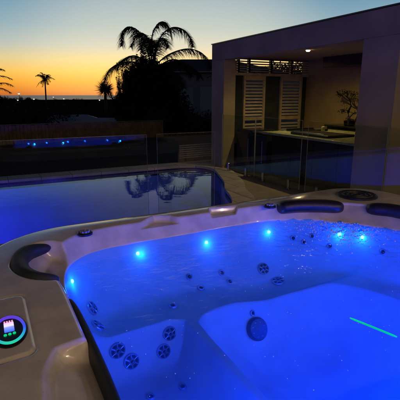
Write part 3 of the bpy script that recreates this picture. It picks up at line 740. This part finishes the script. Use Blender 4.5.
newobj('foliage', v, f, M['black'], orn)

# ================================================================== GARDEN BEHIND THE POOL
# paling fence
fn = empty('paling_fence', (-2, 12.6, -.4), 'brown timber paling fence across the bottom of the dark garden', 'fence')
b = MB(); x = -9.0
while x < 5.2:
    h = .78 + random.uniform(-.008, .008); b.box(x, x + .088, 12.59, 12.607, -.38, h - .045 * (0)); x += .096
b.build('paling', M['fence_wood'], fn)
b = MB(); b.box(-9, 5.2, 12.61, 12.65, -.1, -.02); b.box(-9, 5.2, 12.61, 12.65, .55, .62); b.build('rail', M['fence_wood'], fn)
b = MB(); b.box(-9, 5.2, 12.58, 12.62, .792, .812); b.build('capping', M['fence_wood'], fn)
# curved slatted seat near the pavilion
ss = empty('slatted_seat', (4.6, 9.9, -.15), 'curved pale slatted garden seat beside the far pavilion pillar', 'seat')
b = MB()
for k in range(7):
    z = .02 + k * .052; pts = []
    for t in np.linspace(0, 1, 12):
        pts.append((4.35 + t * 2.0, 9.42 + .35 * (t - .45) ** 2, z + .02 * math.sin(t * 3)))
    for i in range(11):
        p, q = pts[i], pts[i + 1]; b.add([(p[0], p[1], p[2]), (q[0], q[1], q[2]), (q[0], q[1] + .02, q[2]), (p[0], p[1] + .02, p[2]), (p[0], p[1], p[2] + .03), (q[0], q[1], q[2] + .03), (q[0], q[1] + .02, q[2] + .03), (p[0], p[1] + .02, p[2] + .03)], [(0, 1, 5, 4), (2, 3, 7, 6), (4, 5, 6, 7), (0, 3, 2, 1), (0, 4, 7, 3), (1, 2, 6, 5)])
b.build('slat', M['pale_timber'], ss)
for xx in (4.5, 5.3, 6.1): b = MB(); b.box(xx, xx + .05, 9.50, 9.55, -.15, .36); b.build('post', M['bar_front'], ss)

bw = MB(); bw.box(PY(216, 130, 10.6).x, 13.5, 10.6, 10.8, -.3, 2.05); tag(bw.build('sky_block_wall', M['house_wall'], bevel=.01), 'plain grey wall added behind the pavilion louvres to block the sky', 'wall')  # added to keep bright sky from showing between the slats
# foliage builders --------------------------------------------------
def leaves(blobs, n, size, seed=0, up=.3, aspect=.35):
    r = np.random.default_rng(seed); blobs = np.array(blobs, float); w = (blobs[:, 3] * blobs[:, 4] * blobs[:, 5]) ** .67; w /= w.sum()
    k = r.choice(len(blobs), n, p=w); d = r.normal(size=(n, 3)); d /= np.linalg.norm(d, axis=1)[:, None]
    rad = r.random(n) ** .42 * (1 + r.normal(0, .07, n)); c = blobs[k, :3] + d * rad[:, None] * blobs[k, 3:6]
    a = r.normal(size=(n, 3)); a[:, 2] += up; a /= np.linalg.norm(a, axis=1)[:, None]; t = np.cross(a, r.normal(size=(n, 3))); t /= np.linalg.norm(t, axis=1)[:, None]
    s = size * r.uniform(.6, 1.4, n)[:, None]; v = np.stack([c - a * s, c + t * s * aspect, c + a * s, c - t * s * aspect], 1).reshape(-1, 3)
    return v, np.arange(4 * n).reshape(-1, 4)
def frond_mesh(pts, wid, nl, droop=.6, seed=0, r0=.02, leaf_w=.012):
    """rachis along pts with long hanging leaflets on both sides"""
    r = random.Random(seed); P = catmull([tuple(p) for p in pts], 8, False); b = MB(); n = len(P)
    b.tube([tuple(p) for p in P], [r0 * (1 - .85 * i / (n - 1)) for i in range(n)], 5)
    for i in range(nl):
        t = .12 + .88 * i / nl; x = t * (n - 1); k = min(int(x), n - 2); p = Vector(P[k]).lerp(Vector(P[k + 1]), x - k); tg = (Vector(P[k + 1]) - Vector(P[k])).normalized()
        s = tg.cross(Vector((0, 0, 1)));
        if s.length < .05: s = Vector((1, 0, 0))
        s.normalize(); up = s.cross(tg)
        for sg in (-1, 1):
            L = wid * (math.sin(math.pi * (.14 + .80 * t)) ** .7) * r.uniform(.75, 1.15)
            d0 = (s * sg * r.uniform(.7, 1) + tg * .55 + up * r.uniform(-.1, .35)).normalized(); q0 = p; w = leaf_w * r.uniform(.7, 1.3); pts_ = [p]
            for j in range(1, 4):
                d = (d0 + Vector((0, 0, -droop * j * .75))).normalized(); pts_.append(pts_[-1] + d * L / 3)
            sd_ = tg * w; vv = []
            for j, q in enumerate(pts_): ww = sd_ * (1 - j / 3.2); vv += [tuple(q - ww), tuple(q + ww)]
            b.add(vv, [(0, 1, 3, 2), (2, 3, 5, 4), (4, 5, 7, 6)])
    return b
def palm(root, crown, fronds, wid, nl, droop, trunk, tr, leaf_w=.012, r0=.02, seed=1):
    b = MB(); b.tube(trunk, tr, 12); b.build('trunk', M['bark'], root, smooth=True)
    for i, fp in enumerate(fronds):
        frond_mesh(fp, wid, nl, droop, seed + i, r0, leaf_w).build('frond', M['leaf'], root)

# the big palm behind the pool: fronds arch out of the top of a dense dark shrub
D0 = 34.; c0 = PD(152, 76, D0)
bp = empty('feather_palm', (c0.x, c0.y, -4.5), 'tall feather palm with drooping arched fronds against the sunset, behind the pool', 'palm')
fr = []
for D1, pts in ((-.2, [(150, 60), (142, 36), (131, 27), (123, 31), (121.5, 46)]), (.5, [(152, 60), (148, 40), (142, 33), (136, 36), (131, 47)]), (.0, [(154, 60), (152, 38), (157, 25), (164, 22), (170, 30), (172, 40)]),
                (.7, [(154, 62), (160, 38), (171, 28), (182, 29), (190, 37), (193, 47)]), (-.5, [(155, 66), (168, 55), (186, 49), (200, 52), (208, 60), (211, 68)]), (.3, [(157, 70), (172, 64), (186, 64), (197, 71), (200, 77)]),
                (-.6, [(148, 68), (134, 62), (118, 64), (108, 72), (103, 86)]), (.9, [(150, 66), (136, 56), (124, 59), (114, 68)]), (-1.2, [(152, 62), (150, 44), (146, 38), (140, 50)]), (1.3, [(153, 62), (157, 44), (163, 38), (168, 48)]),
                (1.0, [(156, 68), (170, 60), (182, 62), (192, 76)]), (-.9, [(151, 70), (138, 68), (128, 76), (122, 88)]), (-1.0, [(156, 72), (168, 70), (178, 76), (184, 88)])):
    P_ = []
    for i, (u, v_) in enumerate(pts): P_.append(PD(u, v_, D0 + 2.8 * D1 * i / (len(pts) - 1)))
    fr.append(P_)
palm(bp, c0, fr, 1.3, 120, .55, [(c0.x, c0.y, -4.8), (c0.x + .03, c0.y, -1), (c0.x, c0.y, 2), (c0.x, c0.y, PD(152, 62, D0).z)], [.4, .32, .30, .26], .030, .06)
# dense shrub
def blob(u, v_, D, ru, rv, rd):
    D = D * 2.8; rd = rd * 2.8
    p = PD(u, v_, D); k = D / FPX; return (p.x, p.y, p.z, ru * k, rd, rv * k)
sh = PD(152, 150, 33); dsr = empty('dense_shrub', (sh.x, sh.y, -4.5), 'big dense black green shrub hiding the palm trunk behind the pool', 'shrub')
BL = [blob(152, 128, 11.8, 33, 36, 1.1), blob(150, 98, 11.9, 27, 30, .9), blob(135, 92, 11.6, 12, 20, .5), blob(130, 84, 11.5, 6, 18, .3), blob(138, 78, 11.8, 5, 15, .3), blob(146, 72, 12, 6, 14, .4), blob(168, 86, 12, 12, 16, .5), blob(163, 76, 12.2, 7, 12, .4),
      blob(176, 112, 12, 14, 24, .6), blob(128, 116, 11.6, 12, 22, .6), blob(134, 150, 11.3, 14, 16, .6), blob(168, 150, 11.4, 16, 16, .7), blob(122, 100, 11.6, 5, 8, .3), blob(180, 135, 11.8, 11, 20, .6), blob(142, 66, 12, 3, 9, .2), blob(133, 72, 11.7, 3, 8, .2), blob(152, 66, 12, 7, 9, .3), blob(143, 58, 12, 2.5, 9, .15), blob(126, 78, 11.7, 2.5, 9, .2), blob(137, 62, 12, 1.5, 8, .1), blob(118, 106, 11.7, 4, 12, .3), blob(186, 150, 11.6, 8, 14, .5)]
v, f = leaves(BL, 46000, .11, 5, .5); newobj('crown', v, f, M['leaf'], dsr)
b = MB()
for k in range(7):
    a = k * .9; b.tube([(sh.x + .2 * math.cos(a), sh.y + .2 * math.sin(a), -4.8), (sh.x + .8 * math.cos(a), sh.y + .8 * math.sin(a) + .1, -1.5), (sh.x + 1.6 * math.cos(a), sh.y + 1.5 * math.sin(a) + .2, 1.2)], [.12, .08, .03], 7)
b.build('stem', M['bark'], dsr, smooth=True)
hq = empty('hedge_tree', (9.2, 11.8, -.4), 'dark tree behind the pavilion louvres, crown filled out to block the sky on the right', 'tree')
v, f = leaves([(9.2, 11.8, 1.9, .8, .7, .8), (10.4, 11.9, 2.0, 1.2, .8, .85), (12.0, 12, 2.0, 1.2, .8, .85), (8.5, 11.7, 1.7, .5, .5, .5)], 15000, .05, 12, .3, .5); newobj('crown', v, f, M['leaf'], hq)  # dense crown added to dim the sky behind the right louvres
for k in range(9):
    x0_ = 8.6 - k * .16; pts = [(8.4, 11.7, 1.2), (8.3 - k * .12, 11.7, 1.9), (x0_ - .5, 11.7, 2.35 + .1 * math.sin(k * 2.1)), (x0_ - 1.0, 11.7, 2.2 + .14 * math.cos(k * 1.3))]
    frond_mesh(pts, .16, 20, .5, k, .012, .02).build('branch', M['leaf'], hq)
b = MB(); b.tube([(9.2, 11.8, -.6), (9.3, 11.8, 1), (9.6, 11.8, 2.4)], [.12, .1, .04], 8); b.build('trunk', M['bark'], hq, smooth=True)
for k in range(34):
    u = random.uniform(112, 150); v0 = 74 + (132 - u) ** 2 * .035 + random.uniform(-4, 26); p = PD(u + 5, v0 + 14, 33); q = PD(u + random.uniform(-4, 3), v0 - random.uniform(8, 26), 33 + random.uniform(-1, 1))
    frond_mesh([p, p.lerp(q, .5) + Vector((random.uniform(-.15, .15), 0, .1)), q], .34, 26, .1, 300 + k, .03, .035).build('branch', M['leaf'], dsr)
# palm cut by the left edge of the view
D0 = 26; c1 = PD(-16, 90, D0); lp = empty('date_palm', (c1.x, c1.y, float(land_z(26))), 'palm half out of view at the left edge with feathery fronds', 'palm')
fr = []
for D1, pts in ((0, [(-15, 88), (-6, 78), (3, 76), (12, 79)]), (.5, [(-15, 88), (-5, 84), (5, 83), (13, 86)]), (-.5, [(-15, 90), (-5, 88), (4, 89), (11, 93)]), (.3, [(-15, 88), (-8, 74), (-2, 69), (4, 70)]), (.8, [(-15, 90), (-7, 92), (1, 97), (6, 104)]), (0, [(-17, 88), (-26, 76), (-38, 78)]), (.4, [(-17, 88), (-28, 86), (-42, 92)]), (-.6, [(-16, 86), (-18, 70), (-24, 62)])):
    fr.append([PD(u, v_, D0 + D1 * i / (len(pts) - 1)) for i, (u, v_) in enumerate(pts)])
palm(lp, c1, fr, .46, 44, .25, [(c1.x, c1.y, land_z(26) - .1), (c1.x, c1.y, c1.z)], [.3, .25], .02, .035, 40)
# lone palm out on the slope
D0 = 75; c2 = PD(45, 81, D0); fp_ = empty('lone_palm', (c2.x, c2.y, float(land_z(75))), 'lone thin palm rising from the dark slope against the orange sky', 'palm')
fr = []
for k in range(20):
    a = 2 * math.pi * k / 20 + .2; e = random.uniform(-.7, 1.45); L = random.uniform(1.1, 1.9); d = Vector((math.cos(a) * math.cos(e), math.sin(a) * math.cos(e), math.sin(e)))
    fr.append([c2, c2 + d * L * .55 + Vector((0, 0, .2)), c2 + d * L + Vector((0, 0, -.35))])
palm(fp_, c2, fr, .55, 14, .5, [(c2.x, c2.y, float(land_z(75)) - .3), (c2.x - .2, c2.y, -2), tuple(c2)], [.16, .13, .10], .05, .05, 80)
# spiky plant in front of the sunset
D0 = 68; c3 = PD(105, 90, D0); yk = empty('yucca', (c3.x, c3.y, float(land_z(68))), 'spiky round headed yucca left of the big palm, dark against the sunset', 'yucca')
b = MB(); b.tube([(c3.x, c3.y, float(land_z(68)) - .3), tuple(c3)], [.28, .2], 9); b.build('trunk', M['bark'], yk, smooth=True)
b = MB()
for k in range(330):
    d = Vector((random.gauss(0, 1), random.gauss(0, 1), random.gauss(.35, 1))).normalized(); s = d.orthogonal().normalized() * .05; L = random.uniform(1.0, 1.9)
    b.add([tuple(c3 - s), tuple(c3 + s), tuple(c3 + d * L * .6 + s * .8), tuple(c3 + d * L), tuple(c3 + d * L * .6 - s * .8)], [(0, 1, 2, 3, 4)])
b.build('spiky_crown', M['leaf'], yk)

# ---- neighbouring houses
def house(root_xy, z0, w, d, h, roof_h, rot, label, wm, rm, eave=.5, wins=()):
    root = empty('house', (root_xy[0], root_xy[1], z0), label, 'house', 'houses beyond the garden'); root.rotation_euler.z = rot
    b = MB(); b.box(-w / 2, w / 2, -d / 2, d / 2, 0, h); b.build('wall', wm, root, local=True)
    W2, D2 = w / 2 + eave, d / 2 + eave; rx = max(0.1, w / 2 - d / 2 + .2)
    v = [(-W2, -D2, h), (W2, -D2, h), (W2, D2, h), (-W2, D2, h), (-rx, 0, h + roof_h), (rx, 0, h + roof_h)]
    v += [(p[0], p[1], h - .15) for p in v[:4]]
    f = [(0, 1, 5, 4), (1, 2, 5), (2, 3, 4, 5), (3, 0, 4), (6, 7, 1, 0), (7, 8, 2, 1), (8, 9, 3, 2), (9, 6, 0, 3), (9, 8, 7, 6)]
    newobj('roof', v, f, rm, root, local=True)
    b = MB(); b.box(-W2 - .02, W2 + .02, -D2 - .10, -D2 - .003, h - .13, h - .01); b.build('gutter', M['pale_timber'], root, local=True)
    for (a, c, z_, hh, lit) in wins:
        b = MB(); b.box(a - .06, c + .06, -d / 2 - .05, -d / 2 - .003, z_ - .06, z_ + hh + .06); wf = b.build('window_frame', M['pale_timber'], root, local=True)
        b = MB(); b.box(a, c, -d / 2 - .065, -d / 2 - .052, z_, z_ + hh); b.build('pane', lit or M['window'], wf, local=True)
    return root
hp = PD(203, 95, 46)
house((hp.x + 2.0, hp.y + 3.5), -4.2, 15, 10, 8.2, 1.6, R(-28), 'two storey grey house with dark hip roof behind the big palm', M['house_wall'], M['roof'], .6, ((-5.2, -3.6, 4.6, 1.9, M['pane_light']), (-2.6, -1.2, 4.6, 1.9, M['pane_light']), (-.4, 2.4, 4.2, 2.4, M['pane_light']), (-4.8, -2.4, .9, 1.8, None)))
h2 = PD(72, 118, 38); house((h2.x, h2.y), -3.05, 7, 5, 2.1, .9, R(-10), 'low house with pale metal roof, left of its brighter neighbour below the fence line', M['house_wall'], M['pale_roof'], .4)
h3 = PD(106, 119, 34); house((h3.x, h3.y), -2.75, 6, 5, 1.7, .9, R(-34), 'low house with pale roof and bright gutter, left of the shrub', M['house_wall'], M['pale_roof'], .4)
for i, (u, v_, D, w, lab) in enumerate(((10, 117, 55, 9, 'dim house roof low at the left edge of the slope'), (28, 108, 90, 10, 'small far house on the slope under the left street lights'), (88, 106, 100, 9, 'small far house above the pale roofs'))):
    p = PD(u, v_, D); house((p.x, p.y), float(land_z(D)) - .2, w, 7, 2.6, 1.6, R(-20 - 15 * i), lab, M['house_wall'], M['roof'], .5)

# ---- trees of the slope
protos = []
for s in range(4):
    r = random.Random(s); bl = [(r.uniform(-1, 1), r.uniform(-1, 1), r.uniform(2.6, 5), r.uniform(.9, 1.8), r.uniform(.9, 1.8), r.uniform(.8, 1.5)) for _ in range(7)]
    v, f = leaves(bl, 3000, .13, s, .3, .5); root = empty('tree', (0, 0, -500)); newobj('crown', v, f, M['leaf'], root, local=True)
    b = MB(); b.tube([(0, 0, -1), (.1, 0, 1.4), (0, .1, 3.6)], [.22, .16, .07], 7); b.build('trunk', M['bark'], root, smooth=True, local=True); protos.append(root)
rows = []
for k in range(110):
    u = random.uniform(-14, 205) if k > 24 else random.uniform(-10, 122); D = random.choice((30, 42, 60, 85, 120, 180, 300, 420, 600, 800) if k < 74 else (240, 380, 550, 750)) * random.uniform(.85, 1.15)
    if 52 < u < 126 and D < 55: u = random.choice((random.uniform(-12, 40), random.uniform(150, 200)))
    rows.append((u, D))
rows.sort(key=lambda t: t[1]); used = [0] * 4
names = ['rounded', 'broad', 'ragged', 'upright']
def zone(D): return 'just below the garden fence' if D < 52 else 'halfway down the dark slope' if D < 160 else 'on the distant skyline by the sea'
for u, D in rows:
    s = random.randrange(4); p = PD(u, 95, D); z = float(land_z(D)); top_v = 99.5 if D < 250 else 97.2
    if 30 < u < 118: top_v += .8
    elif D > 250: top_v -= 1.4
    zmax = PD(u, top_v + (random.uniform(0, 14) if D < 100 else random.uniform(0, 2.2)), D).z; sc = max(.35, min(1.7, (zmax - z) / 6.0))
    o = protos[s] if not used[s] else copy_tree(protos[s]); used[s] = 1
    o.location = (p.x, p.y, z); o.scale = (sc, sc, sc); o.rotation_euler.z = random.uniform(0, 6.3)
    tag(o, 'dark leafy tree ' + zone(D), 'tree', 'dark trees ' + zone(D))
# ---- street lamps of the town
def lamp_post():
    r = empty('street_lamp', (0, 0, 0)); b = MB(); b.tube([(0, 0, -1), (0, 0, 5.6), (0, -.4, 6), (0, -1, 6.05)], [.09, .07, .06, .05], 8); b.build('pole', M['steel'], r, smooth=True, local=True)
    b = MB(); b.box(-.2, .2, -1.5, -.8, 5.98, 6.12); b.build('lamp_head', M['steel'], r, local=True)
    b = MB(); b.lathe([(.30, 0), (.28, -.18), (.15, -.32), (.0001, -.36)], (0, -1.15, 5.98), 14); b.build('lens', M['street_bulb'], r, smooth=True, local=True); return r
lp0 = lamp_post(); first = True
for u, v_, D, sc, lab in ((19, 93.6, 230, 1.5, 'brightest street lamp, at the left on the skyline'), (17.5, 100, 120, .55, 'street lamp just below the brightest one'), (33, 99, 150, .75, 'street lamp left of the lone palm'), (53.5, 97, 260, .9, 'faint street lamp right of the lone palm'), (63, 98.7, 180, .8, 'street lamp midway between lone palm and yucca'), (99.5, 100, 120, .55, 'street lamp just left of the yucca'), (104, 98, 200, .8, 'street lamp behind the yucca trunk')):
    o = lp0 if first else copy_tree(lp0); first = False; p = PD(u, v_, D); o.scale = (sc,) * 3; o.location = (p.x, p.y, p.z - 5.9 * sc); o.rotation_euler.z = random.uniform(-.3, .3); tag(o, lab, 'street lamp', 'street lamps of the town')

# ---- lights in the pool
for x, y, e in ((-1.6, 4.86, 90), (-4.2, 4.86, 130), (1.6, 4.86, 5)):
    b = MB(); b.lathe([(.10, -.01), (.10, .01), (.075, .02), (.0001, .022)], (x, y - .09, -.55), 26, basis(Vector((0, 1, 0)))); lo = b.build('pool_light', M['pool_led'])
    tag(lo, 'round violet blue underwater lamp in the near pool wall' + (' at the far left' if x < -3 else ' nearest the pavilion' if x > 1 else ' behind the glass panels'), 'pool light', 'underwater pool lamps')
    light('pool_lamp', 'SPOT', (x, y + .1, -.55), e * 6.5, (.075, .04, 1), .07, parent=lo, aim=(x - .3, y + 3, -1.9), cone=118, blend=.8)

# ---- the house verandah behind the camera; its downlights give the warm light and the sparkles on the rim
vr = empty('verandah', (1.0, -3.2, 0), 'verandah roof of the house behind the hot tub with small warm downlights', 'verandah')
b = MB(); b.box(-4.5, 6.5, -5, -1.9, 2.75, 2.95); b.build('soffit', M['ceiling'], vr)
b = MB(); b.box(-4.5, 6.5, -5.2, -5.0, 0, 2.95); b.build('house_wall', M['inner_wall'], vr)
for x, y in ((-2.6, -2.5), (-1.5, -2.5), (-.4, -2.5), (.7, -2.5), (1.8, -2.5), (2.9, -2.5), (4.0, -2.5), (5.1, -2.5), (-.4, -3.9), (1.8, -3.9)):
    b = MB(); b.lathe([(.05, 2.742), (.05, 2.748), (.035, 2.7485)], (x, y, 0), 20, None, False); dd = b.build('downlight', M['chrome'], vr)
    b = MB(); b.lathe([(.033, 2.734), (.033, 2.7485)], (x, y, 0), 18); b.build('lamp', M['bulb'], dd)
    light('downlight_lamp', 'SPOT', (x, y, 2.725), 33, (1, .70, .46), .018, parent=dd, aim=(x, y + .9, 0), cone=170, blend=.5)
